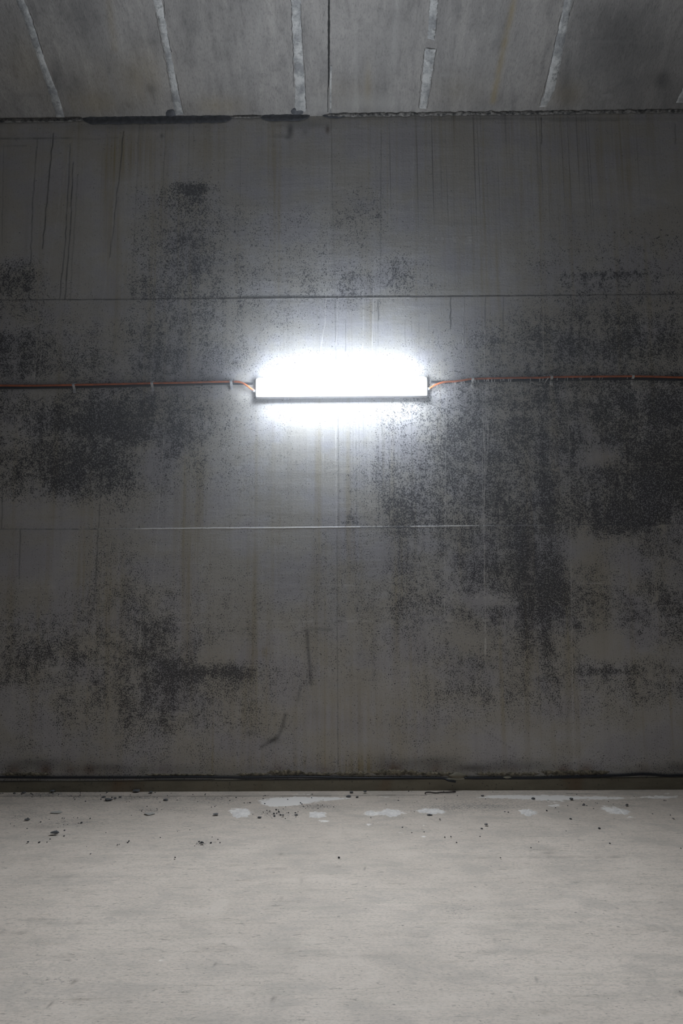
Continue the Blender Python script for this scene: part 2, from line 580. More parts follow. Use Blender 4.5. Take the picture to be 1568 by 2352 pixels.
def build_wall():
    xs = np.concatenate([np.linspace(-7, -3.0, 9)[:-1], np.arange(-3.0, 3.0, 0.004), np.linspace(3.0, 7, 9)])
    zs = list(np.arange(-0.06, CZ + 0.05, 0.0125))
    for yy, _ in JOINTS:
        zc = on_wall(784, yy).z
        zs = [z for z in zs if abs(z - zc) > 0.034] + list(np.arange(zc - 0.034, zc + 0.034, 0.003))
    zs = np.array(sorted(zs))
    X, Z = np.meshgrid(xs, zs)
    top = CZ + CE * X
    Z = np.minimum(Z, top + 0.02)
    P = np.stack([X.ravel(), np.zeros(X.size), Z.ravel()], 1)
    S = Stain(P)
    G = np.array([[int(c) for c in MOULD[k]] for k in sorted(MOULD)], float) / 11.5
    S.maps['mould'] = bicubic(G, MOULD_X, np.array(sorted(MOULD), float), S.px, S.py)
    for k in ('dark', 'lime', 'ochre', 'rust', 'runs'):
        S.get(k)
    bl, ln = S.blob, S.line
    # mould details
    bl('mould', 440, 435, 26, 11, .55)
    bl('mould', 416, 424, 16, 8, .35)
    bl('dark', 436, 440, 9, 7, .6)
    bl('dark', 468, 433, 12, 5, .6)
    bl('dark', 450, 430, 8, 3, .5)
    bl('mould', 215, 975, 120, 22, .22)
    bl('mould', 150, 1090, 80, 30, .15)
    bl('mould', 200, 1015, 90, 20, -.10)
    bl('mould', 470, 1545, 85, 9, .22)
    bl('mould', 1390, 1540, 70, 9, .28)
    bl('mould', 1470, 1180, 60, 26, .45)
    bl('mould', 1520, 1120, 40, 40, .25)
    bl('mould', 1260, 1380, 30, 60, .25)
    bl('mould', 1400, 630, 90, 8, .35)
    for x, y, rx, ry, a in ((1110, 1380, 60, 16, -.3), (1380, 1050, 50, 22, -.45), (340, 1080, 50, 60, -.2),
                            (120, 1180, 110, 22, -.25), (1335, 1260, 40, 60, -.3), (1390, 1480, 60, 26, -.4),
                            (1180, 950, 60, 10, -.2), (500, 1500, 90, 25, -.15), (255, 560, 30, 120, -.2),
                            (1080, 1470, 60, 30, -.2), (90, 900, 40, 20, -.2)):
        bl('mould', x, y, rx, ry, a)
    # form joints
    ln('dark', [(0, 688.5), (270, 687.5), (540, 684.5), (784, 682), (1100, 679), (1568, 675)], 1.7, .85, .6, .5)
    ln('dark', [(560, 681), (690, 679.5), (745, 681.5)], 3.0, .6, .6, .3)  # shade just above the joint, painted dark
    ln('lime', [(745, 684), (860, 683), (940, 682.5)], 1.2, .7, .4, .6)
    ln('lime', [(545, 686), (620, 686), (745, 684.5)], 1.2, .5, .6, .8)
    ln('dark', [(0, 1215.5), (150, 1215.5), (330, 1214.5)], 1.6, .75, .4, .6)
    ln('lime', [(310, 1215), (400, 1214), (520, 1213), (620, 1213), (700, 1211.8), (826, 1210.5)], 1.6, 1., .5, .35)
    ln('lime', [(225, 1215.5), (310, 1215)], 1.4, .4, .5, .8)
    ln('lime', [(1085, 1207.5), (1250, 1206)], 1.2, .35, .4, .8)
    ln('dark', [(826, 1211.5), (880, 1212), (945, 1210.5)], 2.2, .6, .4, .3)  # shadowed stretch of the lower joint, painted into the wall colour
    ln('lime', [(945, 1209.5), (1000, 1208.8), (1085, 1207.5)], 1.5, .75, .4, .4)
    ln('dark', [(1085, 1207.5), (1240, 1206), (1400, 1204.5), (1568, 1202.5)], 1.5, .8, .5, .5)
    # pour joint running down the middle
    ln('dark', [(760, 275), (765, 520), (769, 683), (771, 860)], 1.7, .5, .4, .5)
    ln('lime', [(764, 380), (768, 683), (770, 850)], 1.3, .3, .6, .9)
    ln('lime', [(769.5, 940), (771, 1100), (772, 1210)], 1.0, .75, .4, .8)
    ln('dark', [(776, 940), (777.5, 1100), (778, 1210)], 1.2, .55, .2, .3)
    ln('dark', [(773, 1215), (774, 1320), (774.5, 1500), (776, 1770)], 1.5, .5, .5, .5)
    # faint shutter board marks
    for yy in (1003, 1080, 1104, 1183, 1238, 1319, 1344, 1427, 1450, 1562, 1646):
        x = 10.0
        while x < 1550:
            L = random.uniform(14, 34)
            y = yy - 0.008 * (x - 784)
            if random.random() < 0.62:
                ln(random.choice(('lime', 'dark', 'lime')), [(x, y), (x + L, y - 0.2)], 1.1, random.uniform(.10, .34), .2)
            x += L + random.uniform(6, 16)
    for xx, yy in ((450, 1030), (482, 1030), (518, 1030), (1041, 1371), (1088, 1371), (1120, 1371), (1010, 547), (1046, 548), (1080, 548)):
        for s in (-4, 4):
            ln('lime', [(xx - 9, yy + s * .4), (xx, yy + s * 1.0), (xx + 9, yy + s * .4)], 1.2, .33)
    # dark cracks and runs, upper left
    for pts, a in (([(85, 318), (74, 480), (66, 690)], .55), ([(122, 305), (108, 450), (97, 570)], .85),
                   ([(160, 330), (152, 520), (136, 690)], .7), ([(168, 372), (160, 540), (148, 688)], .85),
                   ([(178, 400), (168, 560), (160, 690)], .3), ([(284, 300), (270, 430), (252, 590)], .75),
                   ([(8, 330), (4, 560)], .3), ([(380, 300), (372, 480), (366, 700)], .3),
                   ([(320, 280), (300, 690)], .2), ([(1035, 683), (1034, 756)], .9), ([(1066, 683), (1065, 790)], .45),
                   ([(1156, 683), (1155, 790)], .5), ([(875, 300), (873, 700)], .35), ([(1315, 690), (1312, 770)], .5),
                   ([(946, 930), (945, 1180)], .35), ([(1243, 270), (1243, 330)], .6), ([(1551, 285), (1551, 330)], .5),
                   ([(868, 690), (869, 735)], .7), ([(1115, 683), (1114, 755)], .55), ([(240, 1000), (225, 1230), (215, 1400)], .5),
                   ([(46, 1216), (45, 1330)], .5), ([(8, 1080), (3, 1215)], .5), ([(224, 1215), (220, 1330)], .4)):
        ln('dark', pts, 1.6, a * 1.2, 1.2, .4)
    for xx, a in ((867, .6), (876, .5), (892, .7), (880, .4), (903, .4), (816, .45), (834, .35), (912, .4)):
        ln('dark', [(xx, 935), (xx + 2, 1060), (xx + 3, 1210)], 1.5, a, .8, .95)
    for xx in (793, 840, 930, 945, 962, 985, 775, 868):
        ln('dark', [(xx, 735), (xx, 835)], 1.4, random.uniform(.3, .6), .6, .95)
    # white lime runs
    for pts, a in (([(750, 640), (747, 740), (737, 800), (733, 862)], .7), ([(777, 660), (775, 750), (768, 820)], .5),
                   ([(835, 655), (834, 760), (833, 860)], .5), ([(859, 645), (857, 750), (852, 850)], .7),
                   ([(1066, 685), (1064, 795)], .6), ([(1113, 740), (1112, 860)], .75),
                   ([(1248, 700), (1247, 860)], .55), ([(1116, 890), (1117, 960), (1112, 1010), (1114, 1100), (1111, 1210), (1116, 1505)], .85),
                   ([(1108, 888), (1110, 1000), (1108, 1060), (1109, 1200)], .55), ([(1120, 890), (1121, 1000), (1117, 1080)], .6),
                   ([(1025, 905), (1023, 1100), (1021, 1250), (1020, 1415)], .55), ([(1300, 880), (1306, 1000), (1311, 1250), (1313, 1500), (1318, 1770)], .5),
                   ([(1495, 1210), (1500, 1480)], .35), ([(994, 885), (993, 970)], .7), ([(1085, 905), (1087, 960)], .5),
                   ([(1183, 880), (1183, 905)], .7), ([(85, 770), (80, 860), (76, 882)], .55), ([(96, 770), (92, 840), (88, 880)], .65),
                   ([(353, 800), (347, 862), (342, 900)], .4), ([(378, 975), (362, 1190), (350, 1340)], .45), ([(382, 300), (374, 480), (360, 690)], .25),
                   ([(168, 310), (160, 330), (120, 560), (88, 800)], .25), ([(262, 460), (252, 600), (232, 700)], .35),
                   ([(760, 300), (752, 640)], .3), ([(950, 340), (948, 520)], .3), ([(988, 870), (986, 690)], .18),
                   ([(742, 1000), (741, 1090)], .3), ([(852, 940), (846, 1060), (848, 1200)], .25), ([(1212, 500), (1210, 760)], .2),
                   ([(1115, 1465), (1114, 1502)], .9)):
        ln('lime', pts, 1.1, a, 1.1, .7)
    for i in range(70):
        x, y = random.uniform(400, 1540), random.uniform(880, 1150)
        ln(random.choice(('lime', 'dark')), [(x, y), (x + random.uniform(-3, 3), y + random.uniform(40, 220))], 1.2, random.uniform(.05, .2), .7, .8)
    # close upright run lines under the ceiling
    bl('runs', 1150, 380, 330, 190, .95, power=4)
    bl('runs', 330, 400, 260, 170, .45, power=4)
    bl('runs', 850, 800, 240, 160, .35)
    bl('runs', 820, 1030, 160, 120, .3)
    # ochre stains
    for x, y, rx, ry, a in ((290, 350, 45, 50, .6), (345, 335, 20, 45, .45), (255, 520, 22, 170, .42), (475, 330, 14, 80, .4), (460, 520, 22, 150, .3),
                            (450, 1150, 30, 150, .45), (250, 1380, 40, 150, .35), (415, 1250, 25, 120, .3), (1370, 1330, 40, 140, .35), (1400, 1060, 50, 30, .25),
                            (1057, 560, 9, 90, .35), (1010, 540, 20, 40, .25), (120, 460, 60, 50, .15), (800, 1650, 160, 60, .22), (840, 1770, 60, 30, .6),
                            (605, 1498, 18, 12, .4), (1300, 1600, 30, 100, .2), (560, 1650, 60, 80, .15), (690, 1750, 200, 25, .35), (1100, 1775, 120, 14, .35),
                            (775, 520, 10, 120, .15), (838, 540, 10, 100, .2), (1170, 700, 200, 140, .07), (700, 1560, 700, 150, .13)):
        bl('ochre', x, y, rx, ry, a)
    for x in range(845, 1330, 22):
        ln('ochre', [(x, 270), (x + 1, 270 + random.uniform(150, 420))], 2.2, random.uniform(.1, .4), .5, .4)
    # rust and damp at the foot
    for x, a in ((30, .6), (105, .8), (160, .5), (205, .7), (262, .3), (375, .35), (745, .3), (905, .75), (1000, .4), (1295, .8), (1345, .7), (1180, .25), (1480, .3), (640, .3)):
        bl('rust', x, 1768, 16, 14, a)
    for x in range(0, 1568, 6):
        a = .42 + .3 * mnoise.noise(Vector((x * .011, 3, 0))) + .2 * mnoise.noise(Vector((x * .05, 9, 0)))
        if a > 0.1:
            bl('dark', x, 1766 + 5 * mnoise.noise(Vector((x * .02, 1, 1))), 8, 9, a * .42, 'max')
    for x, y, rx, ry, a in ((80, 1752, 70, 11, .45), (240, 1762, 40, 9, .3), (930, 1755, 70, 14, .35), (1010, 1748, 50, 12, .35), (1080, 1765, 40, 10, .5), (1180, 1756, 80, 12, .35), (1560, 1760, 40, 12, .4), (880, 1740, 16, 14, .2)):
        bl('dark', x, y, rx, ry, a)
    # scuffs and smears
    ln('dark', [(400, 1505), (440, 1477), (490, 1457), (550, 1446), (610, 1447)], 1.5, .45, .5, .3)
    ln('dark', [(404, 1508), (450, 1480), (505, 1460), (590, 1457)], 1.5, .38, .5, .4)
    ln('dark', [(398, 1498), (440, 1468), (500, 1448)], 1.2, .3, .5, .4)
    ln('dark', [(705, 1450), (708, 1495), (711, 1530), (714, 1572)], 4.2, .55, .5, .2)
    ln('dark', [(696, 1449), (720, 1445), (760, 1446)], 3.0, .4, .5, .4)
    ln('dark', [(690, 1575), (684, 1610)], 3.5, .35, .5, .3)
    ln('dark', [(655, 1642), (648, 1670), (640, 1690), (622, 1703), (600, 1716)], 4.5, .5, .5, .2)
    bl('dark', 628, 1700, 16, 7, .4)
    bl('dark', 575, 1683, 20, 5, .3)
    bl('dark', 725, 1635, 18, 16, .14)
    for x, y in ((1060, 1507), (1060, 1516), (412, 1455), (548, 1050), (560, 1057), (615, 1045), (645, 1048), (680, 1060), (560, 1072), (804, 1129)):
        bl('dark', x, y, 2.4, 1.7, 1.0)
    ln('dark', [(1095, 1665), (1130, 1690), (1172, 1718)], 1.2, .4, .5, .2)
    # under the ceiling edge
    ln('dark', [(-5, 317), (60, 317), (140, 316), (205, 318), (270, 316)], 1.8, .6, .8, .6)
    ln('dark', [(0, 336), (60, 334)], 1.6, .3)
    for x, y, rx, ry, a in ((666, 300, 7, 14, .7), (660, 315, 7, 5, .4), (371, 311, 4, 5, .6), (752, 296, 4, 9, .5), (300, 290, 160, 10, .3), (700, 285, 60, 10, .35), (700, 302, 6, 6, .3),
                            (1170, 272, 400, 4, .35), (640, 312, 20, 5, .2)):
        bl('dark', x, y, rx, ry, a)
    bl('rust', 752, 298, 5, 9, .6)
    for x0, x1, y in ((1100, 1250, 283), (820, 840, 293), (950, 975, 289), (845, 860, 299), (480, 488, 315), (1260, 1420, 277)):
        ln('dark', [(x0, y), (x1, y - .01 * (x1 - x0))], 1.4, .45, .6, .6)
    ln('dark', [(-5, 893), (200, 890), (400, 888), (590, 887)], 1.0, .55, .2, .3)
    # relief: each lift of the wall stands a little proud of the one above it; lime runs are raised
    mid = np.abs(P[:, 0]) < 3.0
    y = np.zeros(len(P))
    for yy, dh in ((683, 0.0022), (1210, 0.0022)):
        zc = on_wall(784, yy).z
        y += dh * np.clip((P[:, 2] - zc) / 0.005 + .5, 0, 1)
    y -= 0.0012 * np.clip(S.maps['lime'], 0, 1)
    P[:, 1] = np.where(mid, y, 0.0)
    for k in ('lime', 'dark'):
        S.maps[k] = np.clip(S.maps[k], 0, 1)
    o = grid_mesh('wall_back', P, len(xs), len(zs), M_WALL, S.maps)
    return structure(o, 'stained grey concrete wall with dark mould speckles and lime runs')


build_wall()

# ------------------------------------------------------------------ floor
SPLATS = [  # centre px, half width px, half height px, label
    ((556, 1868), 26, 11, 'round pale plaster splat nearest the left end of the row along the wall'),
    ((729, 1871), 22, 9, 'ragged plaster splat below the long white spill, beside dark crumbs'),
    ((896, 1867), 28, 9, 'bright white plaster splat beside a smaller grey one, right of middle'),
    ((849, 1868), 14, 6, 'small greyish plaster splat touching the bright white one'),
    ((990, 1863), 32, 8, 'plaster splat on the floor below the bent wire'),
    ((1213, 1866), 24, 8, 'plaster splat pointing left, second from the right along the wall'),
    ((1424, 1864), 24, 7, 'plaster splat farthest right along the wall'),
]


def build_floor():
    xs = np.concatenate([np.linspace(-7, -3.0, 9)[:-1], np.arange(-3.0, 3.0, 0.009), np.linspace(3.0, 7, 9)])
    ys = np.concatenate([np.linspace(-9.0, -3.2, 30)[:-1], np.arange(-3.2, -1.0, 0.028), np.arange(-1.0, 0.02, 0.010), [0.06]])
    X, Y = np.meshgrid(xs, ys)
    P = np.stack([X.ravel(), Y.ravel(), floor_z(X.ravel())], 1)
    S = Stain(P)
    for k in ('powder', 'dark', 'grit'):
        S.get(k)
    bl, ln = S.blob, S.line
    for (x, y), rx, ry, _ in SPLATS:
        bl('powder', x, y, rx * 1.5, ry * 1.35, .62)
    for x, y, rx, ry, a in ((670, 1838, 85, 9, .95), (640, 1848, 45, 7, .75), (760, 1834, 60, 4, .6), (690, 1824, 40, 3, .5), (745, 1886, 20, 4, .55), (845, 1894, 12, 4, .6), (867, 1889, 5, 3, .6),
                            (972, 1897, 6, 9, .55), (972, 1922, 14, 4, .6), (920, 1912, 24, 2, .45), (1006, 1948, 14, 4, .4), (1250, 1832, 110, 8, .85), (1400, 1833, 70, 6, .55), (1520, 1831, 60, 5, .7),
                            (1275, 1850, 30, 10, .55), (1390, 1855, 30, 10, .5), (1450, 1878, 20, 6, .45), (1140, 1829, 60, 4, .5), (130, 1868, 20, 5, .5), (40, 1900, 60, 12, .3), (880, 1830, 60, 3, .4),
                            (1120, 1876, 25, 3, .3), (645, 1909, 8, 2, .45), (1545, 1822, 40, 4, .4), (540, 1862, 20, 8, .3), (1000, 1832, 120, 3, .3)):
        bl('powder', x, y, rx, ry, a)
    # edge strip crack, dark line along the wall foot, grit
    ln('dark', [(-5, 1829), (140, 1828.5), (330, 1829), (560, 1828.5), (700, 1827.5), (850, 1827), (980, 1826.5)], 1.2, .85, .6, .75)
    ln('dark', [(1300, 1822.5), (1370, 1824)], 1.1, .7, .4, .5)
    ln('dark', [(-5, 1816), (784, 1816), (1573, 1814)], 1.2, .4, .3, .4)
    ln('dark', [(1560, 1831), (1430, 1838), (1360, 1834)], 1.0, .25, .4, .5)
    for x, y, rx, ry, a in ((90, 1825, 110, 7, .9), (330, 1832, 120, 7, .7), (500, 1835, 60, 10, .7), (150, 1890, 110, 10, .55), (60, 1870, 70, 16, .4), (640, 1870, 60, 10, .75), (720, 1852, 60, 6, .8),
                            (462, 1938, 20, 8, .75), (1020, 1855, 60, 10, .5), (1120, 1850, 110, 14, .5), (1440, 1850, 60, 12, .4), (200, 1850, 200, 30, .3), (900, 1850, 300, 30, .22), (420, 1860, 30, 8, .5),
                            (350, 1862, 40, 6, .6), (1050, 2095, 40, 14, .45), (140, 2250, 40, 12, .35), (180, 2305, 40, 8, .4), (470, 1905, 12, 4, .5)):
        bl('grit', x, y, rx, ry, a)
    for x, y, rx, ry, a in ((20, 1848, 60, 9, .10), (90, 1899, 40, 6, .22), (190, 1888, 40, 5, .18), (1258, 1961, 16, 2.2, .5), (1410, 1967, 20, 2, .55), (645, 1961, 5, 2.5, .5), (692, 2024, 4, 6, .3), (645, 2062, 3, 2, .7),
                            (837, 1995, 2, 4, .6), (388, 2093, 3, 2, .8), (421, 2123, 7, 1.6, .5), (170, 2254, 7, 3.5, .55), (180, 2300, 16, 4, .45), (627, 2293, 6, 3, .7), (494, 2216, 4, 4, .5), (1258, 1950, 24, 3, .2),
                            (1136, 2158, 5, 4, .4), (116, 2308, 4, 4, .6), (1250, 2329, 8, 3, .5), (1440, 2262, 3, 2, .8), (1232, 2252, 4, 2, .7), (300, 2016, 40, 3, .2), (1565, 2280, 14, 4, .3)):
        bl('dark', x, y, rx, ry, a)
    # screed lines drawn across the floor
    ln('dark', [(-10, 2196), (300, 2201), (784, 2197), (1000, 2192), (1200, 2182), (1400, 2174), (1600, 2166)], 1.8, .16, .6, .5)
    ln('powder', [(-10, 2203), (300, 2207), (784, 2201), (1000, 2197), (1200, 2187), (1400, 2178), (1600, 2171)], 3.2, .42, .4, .4)
    for x0, x1, y0, y1, a in ((0, 200, 2015, 2011, .35), (60, 190, 2112, 2120, .3), (1040, 1500, 1968, 1966, .35), (1160, 1300, 1967, 1968, .4), (860, 1000, 2147, 2143, .3), (1120, 1270, 2147, 2145, .25),
                              (784, 900, 2158, 2157, .35), (1210, 1280, 2243, 2242, .35), (1370, 1530, 2137, 2135, .3), (560, 784, 1995, 1990, .25), (450, 680, 2180, 2178, .25), (0, 80, 2142, 2140, .35),
                              (990, 1250, 2110, 2105, .2), (0, 160, 2197, 2200, .2), (200, 280, 2120, 2124, .25), (0, 90, 1975, 1974, .25)):
        ln('dark', [(x0, y0), ((x0 + x1) / 2, y0), (x1, y1)], 1.3, a, 1.0, .8)
    o = grid_mesh('floor', P, len(xs), len(ys), M_FLOOR, S.maps)
    return structure(o, 'pale grey screed floor with fine streaks and white dust by the wall')


build_floor()


# ------------------------------------------------------------------ ceiling: haunch and flat crown
def build_ceiling():
    xs = np.concatenate([np.linspace(-7, -3.4, 9)[:-1], np.arange(-3.4, 3.4, 0.012), np.linspace(3.4, 7, 9)])
    ss = np.concatenate([[-0.08], np.arange(-0.0, 0.95, 0.016), np.linspace(0.95, 2.6, 8)])
    X, Sg = np.meshgrid(xs, ss)
    zz = CZ + CE * X + Sg * math.tan(CSL)
    P = np.stack([X.ravel(), -Sg.ravel(), zz.ravel()], 1)
    S = Stain(P)
    for k in ('ochre', 'dark', 'lime'):
        S.get(k)
    bl, ln = S.blob, S.line
    # stains follow the fall of the slab
    ln('ochre', [(1180, 0), (1160, 90), (1148, 150), (1132, 232)], 7, .6, 1, .4)
    ln('ochre', [(250, 0), (262, 110)], 9, .22, 1, .3)
    for x, y, rx, ry, a in ((845, 200, 8, 50, .3), (210, 240, 80, 30, .3), (500, 245, 60, 25, .3), (1300, 215, 40, 30, .35), (330, 180, 40, 60, .2), (60, 150, 60, 70, .2), (260, 180, 120, 60, .15),
                            (800, 220, 60, 40, .15), (1060, 210, 60, 40, .15)):
        bl('ochre', x, y, rx, ry, a)
    for pts, w, a in (([(912, 0), (908, 60), (905, 150)], 8, .3), ([(1145, 0), (1132, 90)], 6, .25), ([(598, 30), (590, 160)], 6, .2), ([(816, 60), (818, 250)], 4, .22), ([(818, 180), (815, 250)], 5, .3),
                      ([(624, 40), (632, 65)], 3, .3)):
        ln('lime', pts, w, a, 1, .5)
    for x, y, rx, ry, a in ((820, 235, 80, 22, .32), (905, 240, 70, 16, .22), (730, 235, 22, 18, .3), (540, 110, 40, 20, .08), (700, 258, 40, 5, .3), (760, 255, 30, 4, .3), (65, 222, 14, 3, .4), (1392, 220, 14, 4, .3),
                            (1020, 172, 14, 5, .3), (1400, 97, 60, 3, .14), (1328, 100, 6, 3, .3), (1526, 122, 5, 10, .16), (1526, 158, 6, 6, .16), (1000, 120, 200, 120, .05)):
        bl('lime', x, y, rx, ry, a)
    for x, y, rx, ry, a in ((1440, 130, 120, 140, .55), (1520, 185, 22, 22, .5), (1300, 195, 20, 60, .45), (1015, 180, 22, 34, .28), (430, 100, 20, 80, .28), (500, 60, 60, 60, .2), (180, 30, 60, 50, .3), (130, 170, 12, 40, .3),
                            (350, 205, 14, 14, .35), (360, 95, 40, 12, .15), (520, 120, 30, 24, .2), (20, 60, 60, 80, .25), (60, 220, 30, 6, .3), (292, 242, 12, 6, .3), (1120, 60, 60, 60, .12), (1390, 60, 80, 60, .25)):
        bl('dark', x, y, rx, ry, a * .8)
    o = grid_mesh('ceiling', P, len(xs), len(ss), M_CEIL, S.maps)
    return structure(o, 'sloping grey concrete ceiling slab with pale filled joints')


build_ceiling()
TOPZ = CZ + 2.6 * math.tan(CSL)


def slab(name, lo, hi, mat, label=None):
    bm = bmesh.new()
    box(bm, lo, hi)
    return structure(from_bm(name, bm, mat), label)


slab('ceiling_crown', (-7, -9.0, TOPZ), (7, -2.6, TOPZ + 0.2), M_OTHER)
slab('wall_front', (-7, -9.2, -0.05), (7, -9.0, TOPZ + 0.2), M_OTHER)

# kicker at the foot of the wall: a low ledge the black cable lies on
KZ = on_wall(784, 1789).z


def build_kicker():
    n = 300
    xs = np.linspace(-7, 7, n)
    prof = []
    for x in xs:
        w = 0.004 * mnoise.noise(Vector((x * 2.0, 0, 4))) + 0.0025 * mnoise.noise(Vector((x * 11, 0, 7)))
        prof.append([(x, 0.03, floor_z(x) - 0.05), (x, -0.022 + w, floor_z(x) - 0.05), (x, -0.020 + w, KZ - 0.006 + w + FE * 0.4 * x),
                     (x, -0.015 + w, KZ + w + FE * 0.4 * x), (x, 0.03, KZ + 0.003 + w + FE * 0.4 * x)])
    bm = bmesh.new()
    V = [[bm.verts.new(p) for p in row] for row in prof]
    for a, b in zip(V, V[1:]):
        for k in range(4):
            bm.faces.new((a[k], b[k], b[k + 1], a[k + 1]))
    bmesh.ops.recalc_face_normals(bm, faces=bm.faces)
    return structure(from_bm('baseboard_back', bm, M_KICK), 'low rust-stained concrete ledge along the foot of the wall')


build_kicker()


# ------------------------------------------------------------------ filled joints in the ceiling
def ribbon(name, left, right, mat, surf, thick, jag=0.0, seed=1, n=70, label=None):
    """irregular fill between two pixel polylines, raised on a surface"""
    def along(pts, t):
        L = [0]
        for p, q in zip(pts, pts[1:]):
            L.append(L[-1] + math.hypot(q[0] - p[0], q[1] - p[1]))
        s = t * L[-1]
        for i in range(len(pts) - 1):
            if s <= L[i + 1] or i == len(pts) - 2:
                u = (s - L[i]) / (L[i + 1] - L[i])
                return pts[i][0] + (pts[i + 1][0] - pts[i][0]) * u, pts[i][1] + (pts[i + 1][1] - pts[i][1]) * u
    bm = bmesh.new()
    rows = []
    m_ = 5
    for i in range(n + 1):
        t = i / n
        a, b = along(left, t), along(right, t)
        ja = jag * (mnoise.noise(Vector((t * 22, seed, 0))) + .6 * mnoise.noise(Vector((t * 60, seed, 3))))
        jb = jag * (mnoise.noise(Vector((t * 22, seed, 9))) + .6 * mnoise.noise(Vector((t * 60, seed, 6))))
        a, b = (a[0] + ja, a[1]), (b[0] + jb, b[1])
        row = []
        for k in range(m_ + 1):
            u = k / m_
            hgt = thick * (0.0 if k in (0, m_) else 1 + .5 * mnoise.noise(Vector((t * 15, u * 3, seed))))
            if i in (0, n):
                hgt = 0
            row.append(bm.verts.new(surf(a[0] + (b[0] - a[0]) * u, a[1] + (b[1] - a[1]) * u, hgt + 0.0008)))
        rows.append(row)
    for p, q in zip(rows, rows[1:]):
        for k in range(m_):
            bm.faces.new((p[k], p[k + 1], q[k + 1], q[k]))
    bmesh.ops.recalc_face_normals(bm, faces=bm.faces)
    if sum(f.normal.dot(EYEPOS - f.calc_center_median()) for f in bm.faces) < 0:
        bmesh.ops.reverse_faces(bm, faces=bm.faces)
    return structure(from_bm(name, bm, mat, smooth=True), label)


def crack(bm, pts, w, surf, jag, seed):
    Q = []
    for p, q in zip(pts, pts[1:]):
        n = max(1, int(math.hypot(q[0] - p[0], q[1] - p[1]) / 5))
        for i in range(n):
            t = i / n
            j = jag * mnoise.noise(Vector((p[0] * .1 + i * .45, seed, p[1] * .07)))
            Q.append((p[0] + (q[0] - p[0]) * t + j, p[1] + (q[1] - p[1]) * t))
    Q.append(pts[-1])
    prev = None
    for i, (x, y) in enumerate(Q):
        ww = .78 * w * (.35 + .9 * abs(mnoise.noise(Vector((i * .37, seed, 2)))))
        a, b = bm.verts.new(surf(x - ww, y, .0022)), bm.verts.new(surf(x + ww, y, .0022))
        if prev:
            bm.faces.new((prev[0], prev[1], b, a))
        prev = (a, b)


STRIPS = [  # left edge, right edge, jag, label
    ([(22, -30), (52, 35), (88, 140), (118, 230), (130, 271)], [(42, -30), (70, 35), (103, 140), (136, 225), (149, 271)], 1.6, 'pale mortar-filled ceiling joint farthest left'),
    ([(342, -30), (362, 40), (380, 130), (395, 220), (402, 265)], [(366, -30), (378, 40), (392, 120), (411, 220), (421, 263)], 2.2, 'pale mortar-filled ceiling joint second from left'),
    ([(667, -30), (671, 60), (676, 160), (678, 215), (676, 258)], [(689, -30), (692, 60), (696, 140), (701, 215), (701, 256)], 2.8, 'blotchy wide filled ceiling joint left of the narrow open one'),
    ([(990, -30), (985, 40), (981, 88)], [(1008, -30), (1003, 40), (997, 93)], 2.2, 'short upper piece of the filled joint right of middle'),
    ([(976, 110), (970, 180), (966, 225), (963, 249)], [(1000, 112), (990, 180), (985, 215), (978, 250)], 2.2, 'long lower piece of the filled joint right of middle'),
    ([(1302, -30), (1288, 40), (1268, 130), (1250, 215), (1238, 246)], [(1320, -30), (1306, 40), (1290, 130), (1272, 210), (1254, 246)], 2.4, 'pale filled ceiling joint second from right'),
    ([(1600, 120), (1575, 185), (1552, 236)], [(1620, 120), (1592, 185), (1572, 236)], 2.0, 'pale filled ceiling joint at the right edge'),
]
for i, (l, r, j, lab) in enumerate(STRIPS):
    ribbon('trim_%d' % (i + 1), l, r, M_STRIP, on_ceiling, 0.006, j, i * 3 + 1, label=lab)
bm = bmesh.new()
for k, (p, w) in enumerate((
        ([(70, 30), (88, 90), (103, 142)], 1.0), ([(376, 0), (378, 50), (394, 120)], 1.1), ([(355, 0), (362, 60), (384, 160), (396, 235)], .6), ([(404, 170), (413, 225), (423, 262)], .8),
        ([(690, 0), (694, 100), (700, 170), (703, 250)], .9), ([(667, 0), (672, 100), (675, 200)], .9),
        ([(1005, 0), (1002, 50), (997, 92), (982, 90)], 1.0), ([(1002, 112), (992, 180), (986, 215), (980, 248)], .9), ([(974, 112), (966, 190), (962, 248)], .8),
        ([(1300, 0), (1286, 40), (1268, 130), (1258, 170), (1244, 220), (1238, 240)], .9), ([(1318, 0), (1300, 60), (1288, 120), (1280, 165), (1268, 215), (1252, 245), (1244, 238), (1250, 210)], .8), ([(1256, 147), (1276, 149)], 1.0),
        ([(1575, 180), (1562, 215)], .7))):
    crack(bm, p, w, on_ceiling, 2.6, k * 2.3)
bmesh.ops.recalc_face_normals(bm, faces=bm.faces)
structure(from_bm('trim_8', bm, M_CRACK), 'fine dark cracks along the filled ceiling joints')
# narrow open joint, and the crumbling lip along the wall
ribbon('trim_9', [(753.5, -30), (752.5, 70), (753, 190), (752, 205), (752, 258)], [(757, -30), (757.5, 70), (756.5, 190), (753.5, 205), (753.5, 258)], M_CRACK, on_ceiling, 0.001, .9, 41, label='narrow dark open joint in the ceiling')
ribbon('trim_10', [(757.5, 150), (757, 200), (757, 260)], [(762, 150), (761, 200), (761, 260)], M_STRIP, on_ceiling, 0.004, .5, 47, label='thin pale fillet beside the open ceiling joint')
ribbon('trim_11', [(-20, 272), (150, 271), (190, 268)], [(-20, 282), (150, 280), (190, 277)], M_EDGE, on_wall, 0.010, 0, 51, label='crumbling mortar at the left of the ceiling edge')


